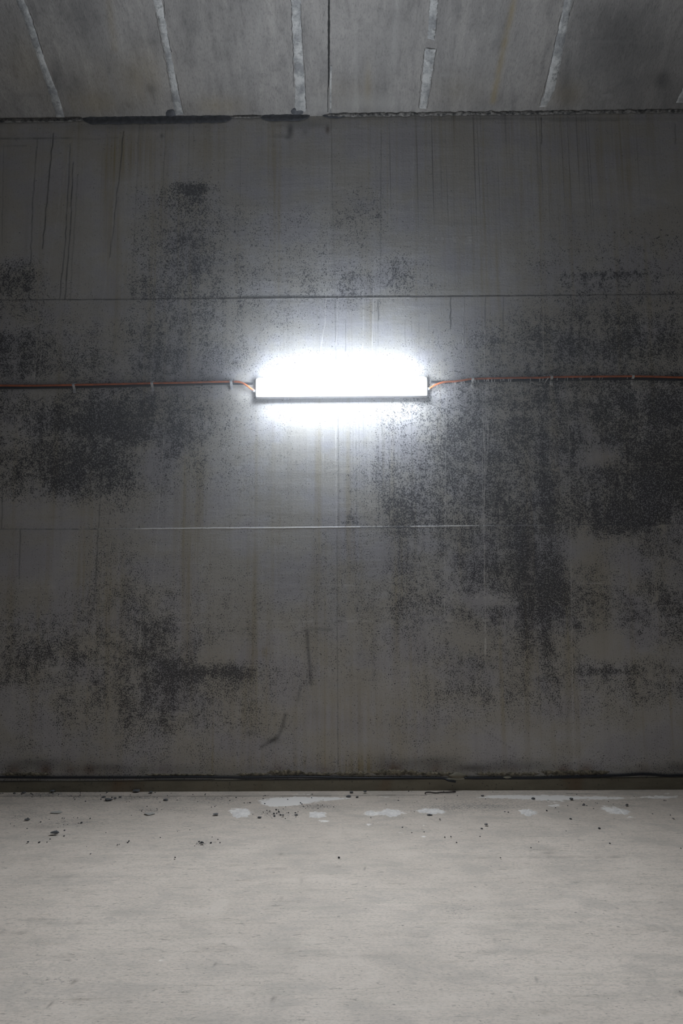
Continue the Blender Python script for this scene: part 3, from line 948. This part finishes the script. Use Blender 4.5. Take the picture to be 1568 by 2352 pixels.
def lip(name, x0, x1, mat, label, top, bot, thick, seed, jag):
    n = int((x1 - x0) / 4)
    bm = bmesh.new()
    rows = []
    for i in range(n + 1):
        x = x0 + (x1 - x0) * i / n
        e = on_edge(x)
        f = min(1, i / 6, (n - i) / 6) ** .5 if 0 < i < n else 0.02
        a = e + (top * f + jag * (mnoise.noise(Vector((x * .06, seed, 0))) + .7 * mnoise.noise(Vector((x * .3, seed, 3)))) * f)
        b = e + (bot * f + jag * (mnoise.noise(Vector((x * .05, seed, 5))) + .7 * mnoise.noise(Vector((x * .35, seed, 8)))) * f)
        row = []
        for k, u in enumerate((0, .2, .5, .8, 1)):
            y = a + (b - a) * u
            h = (0.0, 1, 1.1, .9, 0)[k] * thick * (1 + .5 * mnoise.noise(Vector((x * .2, u * 4, seed)))) * f + .001
            p = on_wall(x, y, h) if y >= e else on_ceiling(x, y, h)
            row.append(bm.verts.new(p))
        rows.append(row)
    for p, q in zip(rows, rows[1:]):
        for k in range(4):
            bm.faces.new((p[k], p[k + 1], q[k + 1], q[k]))
    bmesh.ops.recalc_face_normals(bm, faces=bm.faces)
    if sum(f.normal.dot(EYEPOS - f.calc_center_median()) for f in bm.faces) < 0:
        bmesh.ops.reverse_faces(bm, faces=bm.faces)
    return structure(from_bm(name, bm, mat, smooth=True), label)


def on_edge(px):
    """picture row of the wall / ceiling edge above column px"""
    lo, hi = 200.0, 330.0
    for _ in range(30):
        mid = (lo + hi) / 2
        p = on_wall(px, mid)
        if p.z > CZ + CE * p.x:
            lo = mid
        else:
            hi = mid
    return (lo + hi) / 2


lip('trim_12', 745, 1590, M_EDGE, 'rough crumbling mortar lip along the ceiling edge', -4, 4, 0.008, 3, 3.4)
lip('trim_13', 525, 605, M_EDGE, 'short crumbling stretch of ceiling edge between two dark smears', -2, 4, 0.008, 13, 1.6)
lip('trim_14', 188, 535, M_SEAL, 'long dark slate sealant smear along the ceiling edge', -3, 14, 0.006, 23, 1.6)
lip('trim_15', 596, 712, M_SEAL, 'shorter dark sealant smear along the ceiling edge', -3, 12, 0.006, 33, 1.6)
lip('trim_16', 740, 800, M_SEAL, 'small dark sealant smear at the open joint', -3, 7, 0.005, 43, 1.2)


def dab(name, x, y, rx, ry, mat, label, surf, thick, seed):
    bm = bmesh.new()
    c = bm.verts.new(surf(x, y, thick))
    R = []
    for k in range(28):
        a = 2 * math.pi * k / 28
        q = 1 + .25 * mnoise.noise(Vector((math.cos(a) * 1.5, math.sin(a) * 1.5, seed)))
        R.append([bm.verts.new(surf(x + rx * q * s * math.cos(a), y + ry * q * s * math.sin(a), h)) for s, h in ((.7, thick * .8), (1, .0008))])
    for p, q in zip(R, R[1:] + R[:1]):
        bm.faces.new((c, p[0], q[0]))
        bm.faces.new((p[0], p[1], q[1], q[0]))
    bmesh.ops.recalc_face_normals(bm, faces=bm.faces)
    if sum(f.normal.dot(EYEPOS - f.calc_center_median()) for f in bm.faces) < 0:
        bmesh.ops.reverse_faces(bm, faces=bm.faces)
    return structure(from_bm(name, bm, mat, smooth=True), label)


dab('trim_17', 392, 261, 12, 9, M_SEAL, 'dark sealant dab on the second filled joint', on_ceiling, .006, 3)
dab('trim_18', 682, 256, 16, 8, M_SEAL, 'dark sealant dab on the blotchy filled joint', on_ceiling, .006, 8)


# ------------------------------------------------------------------ lamp
LC = on_wall(784, 893)


def build_lamp():
    root = empty('batten_lamp', LC)
    thing(root, 'bright white batten lamp lit on the concrete wall', 'lamp')
    hl = 0.648
    bm = bmesh.new()
    box(bm, (-hl, -0.056, -0.077), (hl, 0.0, 0.070))
    bevel(bm, 0.008, 3)
    from_bm('housing', bm, M_GREYPL, root, True)
    # opal cover: rounded section, bulging to the front, rounded ends
    bm = bmesh.new()
    prof = []
    for k in range(25):
        a = math.pi * k / 24
        cy = abs(math.sin(a)) ** 0.55
        cz = math.copysign(abs(math.cos(a)) ** 0.55, math.cos(a))
        prof.append((-0.056 - 0.046 * cy, 0.0015 + 0.065 * cz))
    stations = [(-0.632, .55), (-0.631, .80), (-0.626, .93), (-0.615, 1.0), (-0.3, 1), (0, 1), (0.3, 1), (0.615, 1.0), (0.626, .93), (0.631, .80), (0.632, .55)]
    rings = []
    for x, s in stations:
        rings.append([bm.verts.new((x, -0.056 + (y + 0.056) * s, z * s if s < 1 else z)) for y, z in prof])
    for a, b in zip(rings, rings[1:]):
        for k in range(24):
            bm.faces.new((a[k], b[k], b[k + 1], a[k + 1]))
    bm.faces.new(rings[0])
    bm.faces.new(rings[-1][::-1])
    bmesh.ops.recalc_face_normals(bm, faces=bm.faces)
    from_bm('diffuser', bm, M_DIFF, root, True)
    for s, zz in ((-1, on_wall(590, 898, .03).z - LC.z), (1, on_wall(985, 893, .03).z - LC.z)):
        bm = bmesh.new()
        tube(bm, [Vector((s * (hl - .002), -0.026, zz)), Vector((s * (hl + .010), -0.026, zz))], 0.014, 6)
        tube(bm, [Vector((s * (hl + .010), -0.026, zz)), Vector((s * (hl + .018), -0.026, zz))], 0.010, 12)
        g = from_bm('cable_gland', bm, M_GREYPL, root)
    for x in (-0.42, 0.42):
        bm = bmesh.new()
        box(bm, (x - .02, -0.030, -0.0825), (x + .02, -0.004, -0.0765))
        bevel(bm, .0015, 1)
        from_bm('mounting_clip', bm, M_ZINC, root)
    return root


build_lamp()

# ------------------------------------------------------------------ cables
ORANGE_L = [(-60, 886, .024), (0, 885.3, .024), (60, 885.6, .022), (112, 885, .024), (172, 884, .024), (250, 882.5, .022), (351, 880, .024), (420, 879, .022), (480, 877.2, .024), (532, 876.3, .026), (552, 878, .030), (565, 884.5, .033),
            (577, 893, .031), (587, 897.6, .026), (592, 898, .026)]
ORANGE_R = [(978, 894, .026), (984, 892.8, .026), (1000, 884, .031), (1015, 878.5, .032), (1030, 876.3, .031), (1043, 876, .030), (1062, 873.5, .028), (1085, 870, .024), (1120, 869, .024), (1180, 867.8, .024), (1240, 867.4, .024), (1258, 866.2, .024),
            (1300, 865.5, .024), (1345, 865, .024), (1400, 864.6, .024), (1450, 864.2, .024), (1500, 865, .023), (1568, 867, .024), (1630, 869, .024)]


def cable(name, pts, rad, mat, label, cat, root=None):
    P = catmull([on_wall(*p) for p in pts], 7)
    bm = bmesh.new()
    tube(bm, P, rad, 10)
    o = from_bm(name, bm, mat, root, True)
    if root is None:
        thing(o, label, cat)
    return o


cable('orange_cable', ORANGE_L, 0.0078, M_ORANGE, 'orange cable clipped to the wall left of the lamp', 'cable')
oc = cable('orange_cable', ORANGE_R, 0.0078, M_ORANGE, 'lime-crusted orange cable clipped to the wall right of the lamp', 'cable')
BLACK = [(-60, 891, .010), (172, 889, .010), (351, 885, .010), (480, 881.5, .010), (545, 881, .0100), (580.5, 881.5, .0098)]
cable('black_cable', BLACK, 0.0095, M_BLACK, 'black cable behind the orange one, left of the lamp', 'cable')
BLACK2 = [(989.5, 877.5, .0105), (1030, 877.5, .010), (1085, 875.5, .010), (1180, 874, .010), (1264, 872, .010), (1345, 871, .010), (1450, 870, .010), (1568, 872, .010), (1630, 874, .010)]
cable('black_cable', BLACK2, 0.0098, M_BLACK, 'black cable behind the lime-crusted orange one, right of the lamp', 'cable')

# lime drips hanging on the right cable
rg = random.Random(11)
path = catmull([(p[0], p[1], 0) for p in ORANGE_R], 8)
path = [p for p in path if 1040 < p.x < 1560]
for i in range(84):
    p = rg.choice(path)
    x = p.x + rg.uniform(-4, 4)
    if x > 1340 and rg.random() < .6:
        continue
    bm = bmesh.new()
    if rg.random() < .35:      # crumbs on top
        c = on_wall(x, p.y - 2.0, .026)
        tube(bm, [c, c + Vector((rg.uniform(-.004, .004), 0, rg.uniform(.003, .007)))], lambda t: .0035 * (1.1 - t), 6)
    else:                      # drips below
        L = rg.uniform(3, 9)
        w = rg.uniform(-3, 3)
        P = [on_wall(x, p.y + 1.5, .024), on_wall(x + w * .4, p.y + 2 + L * .5, .025), on_wall(x + w, p.y + 2 + L, .026)]
        tube(bm, P, lambda t, q=rg.uniform(.0022, .0042): q * (1.05 - .8 * t), 6)
    from_bm('lime_drip', bm, M_LIME, oc, True)


def loose_drip(name, pts, r, label):
    bm = bmesh.new()
    tube(bm, catmull([on_wall(*p) for p in pts], 5), lambda t: r * (1.05 - .7 * t), 8)
    thing(from_bm(name, bm, M_LIME, None, True), label, 'lime drip')


loose_drip('lime_drip', [(1259, 867.5, .024), (1254, 874, .025), (1250.5, 881, .024)], .0055, 'crooked pale lime drip hanging left of the middle clip on the right cable')

# ------------------------------------------------------------------ cable clips
CLIPS = [(172, 884, 0, 'steel cable clip nearest the left edge of the photo'),
         (351, 880, 0, 'middle steel clip of the left orange cable'),
         (532, 876.3, 0, 'shiny steel clip nearest the left end of the lamp'),
         (1084, 870, 1, 'lime-coated clip nearest the right end of the lamp'),
         (1264, 866, 1, 'lime-coated clip in the middle of the right orange cable'),
         (1450, 864.2, 1, 'lime-coated clip nearest the right edge of the photo')]


def build_clip(px, py, limed, label):
    base = on_wall(px, py + 7, 0)
    root = empty('cable_clip', base)
    thing(root, label, 'cable clip', 'clips holding the cables')
    cz = on_wall(px, py, .024).z - base.z
    w = .0098
    # strap: from the foot up and round over both cables to the wall
    prof = [(-.0010, -.040), (-.0030, -.022), (-.0045, -.012)]
    for k in range(9):
        a = math.radians(-60 + 150 * k / 8)
        prof.append((-.024 - .0098 * math.cos(a), cz + .0098 * math.sin(a)))
    prof += [(-.014, cz + .0105), (-.002, cz + .012), (-.0008, cz + .024)]
    bm = bmesh.new()
    th = .0016
    rows = []
    for i, (y, z) in enumerate(prof):
        y0, z0 = prof[max(i - 1, 0)]
        y1, z1 = prof[min(i + 1, len(prof) - 1)]
        d = Vector((0, y1 - y0, z1 - z0)).normalized()
        nrm = Vector((0, -d.z, d.y))
        p = Vector((0, y, z))
        rows.append([bm.verts.new(p + Vector((-w, 0, 0))), bm.verts.new(p + Vector((w, 0, 0))),
                     bm.verts.new(p + Vector((w, 0, 0)) + nrm * th), bm.verts.new(p + Vector((-w, 0, 0)) + nrm * th)])
    for a, b in zip(rows, rows[1:]):
        for k in range(4):
            bm.faces.new((a[k], a[(k + 1) % 4], b[(k + 1) % 4], b[k]))
    bm.faces.new(rows[0])
    bm.faces.new(rows[-1][::-1])
    bmesh.ops.recalc_face_normals(bm, faces=bm.faces)
    from_bm('strap', bm, M_ZINC if not limed else M_LIME, root)
    bm = bmesh.new()
    tube(bm, [Vector((0, -.002, -.030)), Vector((0, -.0065, -.030))], .0065, 12)
    from_bm('screw', bm, M_ZINC, root)
    if limed:
        for k in range(4):
            bm = bmesh.new()
            x = rg.uniform(-.010, .010)
            tube(bm, [Vector((x, -.008, -.020)), Vector((x, -.010, -.034)), Vector((x + rg.uniform(-.003, .003), -.010, -.046 - rg.uniform(0, .010)))], lambda t: .0052 * (1.05 - .75 * t), 6)
            from_bm('lime_drip', bm, M_LIME, root, True)


for c in CLIPS:
    build_clip(*c)
# black tie beside the third clip
bm = bmesh.new()
c = on_wall(536.5, 876.8, .026)
for k in range(20):
    pass
tube(bm, [c + Vector((0, -.0102 * math.cos(a), .0102 * math.sin(a))) for a in (2 * math.pi * k / 20 for k in range(20))] + [c + Vector((0, -.0102, .0003))], .0022, 6)
tube(bm, [c + Vector((0, -.006, .009)), c + Vector((.001, -.004, .022))], .002, 6)
thing(from_bm('cable_tie', bm, M_BLACK, None, True), 'thin black tie round the orange cable beside the shiny clip', 'cable tie')

# ------------------------------------------------------------------ black cable along the foot of the wall
LOW_L = [(-60, 1786), (0, 1785.5), (100, 1786.2), (200, 1786.2), (330, 1786), (450, 1785), (560, 1786.3), (640, 1785.2), (700, 1784.4), (780, 1786.5), (860, 1787.3), (940, 1786.6), (1000, 1787.3), (1020, 1788.5), (1031, 1793), (1046, 1795.5)]
LOW_R = [(1066, 1787), (1110, 1787.6), (1150, 1787), (1200, 1788), (1260, 1786.6), (1320, 1785), (1380, 1782.8), (1430, 1781), (1470, 1778.5), (1500, 1779.5), (1530, 1782), (1568, 1781.5), (1630, 1782)]
cable('rubber_cable', [(x, y, -.0001+.014 if x < 1025 else .030) for x, y in LOW_L], .0075, M_BLACK, 'thin black cable along the wall foot, ending loose right of middle', 'cable')
cable('rubber_cable', [(x, y, .014) for x, y in LOW_R], .0085, M_BLACK, 'thicker black cable along the wall foot running to the right edge', 'cable')


def lump(name, x, y, rx, ry, thick, mat, label, seed):
    o = dab(name, x, y, rx, ry, mat, label, on_wall, thick, seed)
    return o


lump('trim_19', 1164, 1787, 16, 4, .024, M_KICK, 'mortar lump covering the black cable', 5)
lump('trim_20', 1050, 1783, 22, 8, .016, M_KICK, 'grey mortar patch over the gap between the black cables', 15)

# flaking lime crust just above the ledge
crusts = [(540, 620, 1778, 3), (612, 700, 1774, 5), (690, 770, 1777, 3), (764, 850, 1776, 4), (850, 960, 1773, 5), (940, 1050, 1777, 4), (1090, 1240, 1777, 3), (1240, 1400, 1772, 2.5), (0, 118, 1777, 2.5), (330, 500, 1779, 2)]
for i, (x0, x1, y, h) in enumerate(crusts):
    bm = bmesh.new()
    n = int((x1 - x0) / 3)
    rows = []
    for k in range(n + 1):
        x = x0 + (x1 - x0) * k / n
        f = min(1, k / 5, (n - k) / 5)
        a = y - h * f * (1 + 1.2 * mnoise.noise(Vector((x * .12, i, 0))) + .6 * mnoise.noise(Vector((x * .5, i, 1))))
        b = y + (1783 - y) * (f * .8 + .1) * (.8 + .5 * mnoise.noise(Vector((x * .1, i, 2))))
        rows.append([bm.verts.new(on_wall(x, a + (b - a) * u, hh * (1 + .7 * mnoise.noise(Vector((x * .3, u * 3, i)))) * max(f, .05) + .0005))
                     for u, hh in ((0, 0), (.25, .005), (.6, .007), (1, .004))])
    for p, q in zip(rows, rows[1:]):
        for k in range(3):
            bm.faces.new((p[k], p[k + 1], q[k + 1], q[k]))
    bmesh.ops.recalc_face_normals(bm, faces=bm.faces)
    if sum(f.normal.dot(EYEPOS - f.calc_center_median()) for f in bm.faces) < 0:
        bmesh.ops.reverse_faces(bm, faces=bm.faces)
    structure(from_bm('trim_%d' % (21 + i), bm, M_CRUST), 'flaking lime crust above the wall ledge')

# ------------------------------------------------------------------ handwriting on the wall
bm = bmesh.new()


def stroke(pts, w=0.62):
    P = [on_wall(x, y, .0035) for x, y in pts]
    for p, q in zip(P, P[1:]):
        d = (q - p)
        if d.length < 1e-5:
            continue
        s = Vector((-d.z, 0, d.x)).normalized() * (w * .00325)
        e = d.normalized() * (w * .0015)
        v = [bm.verts.new(t) for t in (p - e + s, p - e - s, q + e - s, q + e + s)]
        bm.faces.new(v)


def zz(pts):      # from the close-up view (140x80 px region enlarged 11.2 times)
    return [(740 + x / 11.2, 1150 + y / 11.2) for x, y in pts]


for s in ([(485, 520), (512, 606), (532, 545), (552, 596), (566, 520)], [(628, 540), (600, 545), (590, 575), (600, 596), (628, 590)],
          [(640, 600), (644, 536), (660, 560), (676, 596), (690, 530)], [(714, 560), (732, 560)],
          [(812, 530), (776, 532), (772, 556), (800, 560), (808, 580), (772, 600)], [(842, 550), (824, 570), (832, 594), (858, 590), (862, 562), (842, 550)],
          [(872, 526), (928, 546), (906, 580), (900, 622)], [(890, 574), (922, 572)],
          [(655, 374), (655, 480)], [(755, 378), (760, 478)], [(655, 374), (700, 372), (755, 378)], [(652, 480), (765, 480)], [(660, 468), (756, 488)], [(596, 420), (816, 420)],
          [(690, 396), (720, 404), (728, 424), (700, 436), (684, 420), (690, 396)], [(706, 350), (708, 374)], [(684, 272), (720, 268), (738, 280)], [(738, 240), (742, 320)], [(706, 330), (742, 300)],
          [(980, 596), (1010, 594), (990, 606)], [(1062, 604), (1042, 640)], [(1176, 596), (1120, 608), (1172, 640)]):
    stroke(zz(s), .38)
bmesh.ops.recalc_face_normals(bm, faces=bm.faces)
if sum(f.normal.y for f in bm.faces) > 0:
    bmesh.ops.reverse_faces(bm, faces=bm.faces)
thing(from_bm('handwritten_marking', bm, M_INK), 'small black handwriting reading WCN-507 with a box sign, on the wall', 'marking')


# ------------------------------------------------------------------ plaster splats
def build_splat(c, rx, ry, label, seed):
    p0 = on_floor(*c)
    ex = (on_floor(c[0] + rx, c[1]) - on_floor(c[0] - rx, c[1])).length / 2
    ey = (on_floor(c[0], c[1] + ry) - on_floor(c[0], c[1] - ry)).length / 2
    bm = bmesh.new()
    N, Rn = 90, 7
    ctr = bm.verts.new((0, 0, .007))
    rings = []
    for k in range(N):
        a = 2 * math.pi * k / N
        ca, sa = math.cos(a), math.sin(a)
        q = .82 + .34 * mnoise.noise(Vector((ca * 1.6, sa * 1.6, seed))) + .22 * mnoise.noise(Vector((ca * 5, sa * 5, seed + 3))) + .16 * mnoise.noise(Vector((ca * 14, sa * 14, seed + 9)))
        col = []
        for r in range(1, Rn + 1):
            t = r / Rn
            h = .007 * (1 - t ** 1.5) * (1 + .9 * mnoise.noise(Vector((ca * t * 4, sa * t * 4, seed + 1)))) + .0012 * (r < Rn)
            x, y = ex * q * t * ca, ey * q * t * sa
            col.append(bm.verts.new((x, y, h + FE * x)))
        rings.append(col)
    for p, q in zip(rings, rings[1:] + rings[:1]):
        bm.faces.new((ctr, p[0], q[0]))
        for r in range(Rn - 1):
            bm.faces.new((p[r], p[r + 1], q[r + 1], q[r]))
    bmesh.ops.recalc_face_normals(bm, faces=bm.faces)
    o = from_bm('plaster_splat', bm, M_SPLAT, None, True)
    o.location = p0
    thing(o, label, 'plaster splat', 'plaster splats along the wall')


for i, (c, rx, ry, lab) in enumerate(SPLATS):
    build_splat(c, rx, ry, lab, i * 7.3)


# ------------------------------------------------------------------ rubble
def chip_mesh(seed, mat):
    r = random.Random(seed)
    bm = bmesh.new()
    pts = [(r.gauss(0, 1), r.gauss(0, 1), r.gauss(0, 1)) for _ in range(26)]
    for p in pts:
        v = Vector(p).normalized() * r.uniform(.8, 1.05)
        bm.verts.new((v.x, v.y, v.z))
    res = bmesh.ops.convex_hull(bm, input=bm.verts)
    bmesh.ops.delete(bm, geom=[g for g in res['geom_interior'] if isinstance(g, bmesh.types.BMVert)], context='VERTS')
    bmesh.ops.bevel(bm, geom=bm.edges[:], offset=.05, segments=1, affect='EDGES')
    bmesh.ops.recalc_face_normals(bm, faces=bm.faces)
    zmin = min(v.co.z for v in bm.verts)
    for v in bm.verts:
        v.co.z -= zmin
    me = bpy.data.meshes.new('chip')
    bm.to_mesh(me)
    bm.free()
    me.materials.append(mat)
    return me


CHIPS = [chip_mesh(i, M_CHIP) for i in range(6)]
CRUMBS = [chip_mesh(20 + i, M_CRUMB) for i in range(5)]
PALE = [chip_mesh(40 + i, M_PALECHIP) for i in range(2)]


def chip(name, me, px, py, wpx, flat, depth, rz, label, cat, group=None):
    p = on_floor(px, py)
    s = wpx * .00325 / 2 * (p.y + DIST) / DIST * 1.02
    o = bpy.data.objects.new(name, me)
    COL.objects.link(o)
    o.location = p - Vector((0, 0, .0006))
    o.rotation_euler = (0, 0, rz)
    o.scale = (s, s * depth, s * flat)
    thing(o, label, cat, group)
    return o


for i, a in enumerate((
        (313, 1820, 17, .38, .7, .3, 'largest angular concrete shard leaning at the wall foot, left side'),
        (346, 1822, 11, .3, .8, .1, 'flat concrete shard just right of the largest one at the wall foot'),
        (250, 1839, 20, .36, .7, .1, 'large flat concrete chip on the floor in front of the wall crack, left'),
        (238, 1832, 10, .45, .8, .4, 'rounded chip just behind the large flat concrete chip'),
        (264, 1836, 8, .5, .8, 0, 'small round chip touching the right side of the large flat one'),
        (380, 1839, 15, .34, .6, -.3, 'lone slanted concrete chip right of the flat chips, left of middle'),
        (276, 1832, 7, .5, .7, .5, 'small pale-topped chip between the flat chips and the lone slanted one'),
        (120, 1821, 12, .4, .7, 0, 'dusty flat chip against the ledge, left of the shards'),
        (55, 1822, 10, .45, .8, .8, 'chip beside the scattered grit at the far left of the wall foot'),
        (33, 1823, 7, .5, .8, .2, 'small lone chip left of the far left grit'),
        (125, 1918, 21, .36, .55, .12, 'dark oval stone alone on the open floor, lower left'),
        (800, 1831, 13, .4, .7, .1, 'dark-bottomed chip at the wall foot just right of middle'),
        (807, 1822, 9, .5, .8, .6, 'chip against the ledge just behind the dark-bottomed one'),
        (838, 1822, 8, .55, .8, 0, 'pebble against the ledge right of the middle chips'),
        (820, 1832, 8, .55, .8, 1., 'roundish chip right of the dark-bottomed one'),
        (1224, 1836, 10, .55, .8, .2, 'dark chip standing in the white dust at the right'),
        (1439, 1852, 12, .35, .5, .5, 'slim dark sliver above the rightmost plaster splat'),
        (1340, 1850, 8, .45, .6, .2, 'dark chip left of the rightmost plaster splat'),
        (1312, 1838, 9, .6, .7, .1, 'pale grey chip in the white dust, right of the dark one'),
        (1116, 1897, 9, .45, .7, 0, 'single brown chip on open floor right of middle'),
        (1108, 1829, 8, .5, .7, .3, 'chip by the wall foot right of the bent wire'),
        (986, 1873, 14, .3, .6, .1, 'dark flake at the lower edge of the splat under the bent wire'),
        (62, 1885, 14, .3, .6, .1, 'flat dark flake in the dusty patch at far left'),
        (680, 1873, 9, .4, .7, .1, 'dark flake right of the black crumbs under the white spill'),
        (596, 1879, 10, .35, .7, .1, 'flat grey flake between the round splat and the black crumbs'),
        (495, 1873, 14, .25, .6, .1, 'thin dark flake left of the round plaster splat'))):
    chip('concrete_chip', CHIPS[i % 6], *a[:6], a[6], 'concrete chip')
chip('stone_flake', PALE[0], 342, 1871, 27, .14, .75, .2, 'pale beige flat stone flake on the floor, left of the plaster splats', 'stone flake')
chip('stone_flake', PALE[1], 130, 1867, 27, .10, .7, .1, 'faint pale flat flake farthest left on the floor', 'stone flake')

# crumbs scattered along the wall foot
rg = random.Random(5)
spots = []
for x, y in ((619, 1865), (629, 1870), (630, 1875.5), (640, 1866), (644, 1873), (650, 1876), (655, 1881), (634, 1861), (463, 1936), (459, 1938), (466, 1940), (461, 1941), (457, 1934), (296, 1933), (293, 1936), (270, 1942), (274, 1940), (147, 1921), (115, 1928),
             (90, 1936), (64, 1937), (487, 1923), (484, 1937), (505, 1936), (1021, 1924), (1035, 1924), (1048, 1936), (1106, 1904), (924, 1901), (945, 1913), (402, 1973), (778, 1971), (1400, 1938), (1376, 1904), (1167, 1866), (1010, 1884), (207, 1881), (187, 1891),
             (1255, 1863), (1310, 1882), (1546, 1882), (1563, 1949), (148, 1908), (108, 1935), (500, 1929)):
    spots.append((x, y, rg.uniform(3.5, 6)))
for cx, cy, sx, sy, k in ((90, 1822, 90, 4, 34), (330, 1833, 120, 8, 28), (520, 1838, 50, 7, 16), (645, 1868, 30, 7, 18), (720, 1851, 40, 4, 16), (80, 1880, 70, 16, 14), (860, 1838, 200, 12, 18), (1300, 1846, 220, 16, 24), (352, 1861, 20, 4, 10), (462, 1937, 8, 4, 10),
                          (250, 1905, 200, 30, 14), (1200, 1900, 250, 40, 12)):
    for _ in range(k):
        y = max(rg.gauss(cy, sy), 1818)
        spots.append((rg.gauss(cx, sx), y, rg.uniform(1.8, 4.0)))
for i, (x, y, w) in enumerate(spots):
    if -10 < x < 1580:
        chip('grit_crumb', CRUMBS[i % 5], x, y, w, rg.uniform(.4, .8), rg.uniform(.6, 1), rg.uniform(0, 3), 'tiny dark crumb of grit scattered on the floor near the wall', 'crumb', 'grit crumbs on the floor')

# bent wire lying by the ledge
bm = bmesh.new()
W_ = [on_floor(1046, 1818.5, .007), on_floor(1030, 1819.5, .008), on_floor(1012, 1820, .009), on_floor(1000, 1821, .006), on_floor(985, 1819.5, .012), on_floor(976.5, 1820.5, .010)]
tube(bm, catmull(W_, 5), .0042, 8)
tube(bm, [W_[-1], W_[-1] + Vector((-.002, -.006, -.006))], .004, 8)
thing(from_bm('bent_wire', bm, M_ROD, None, True), 'thin dark bent wire lying at the foot of the wall', 'wire')
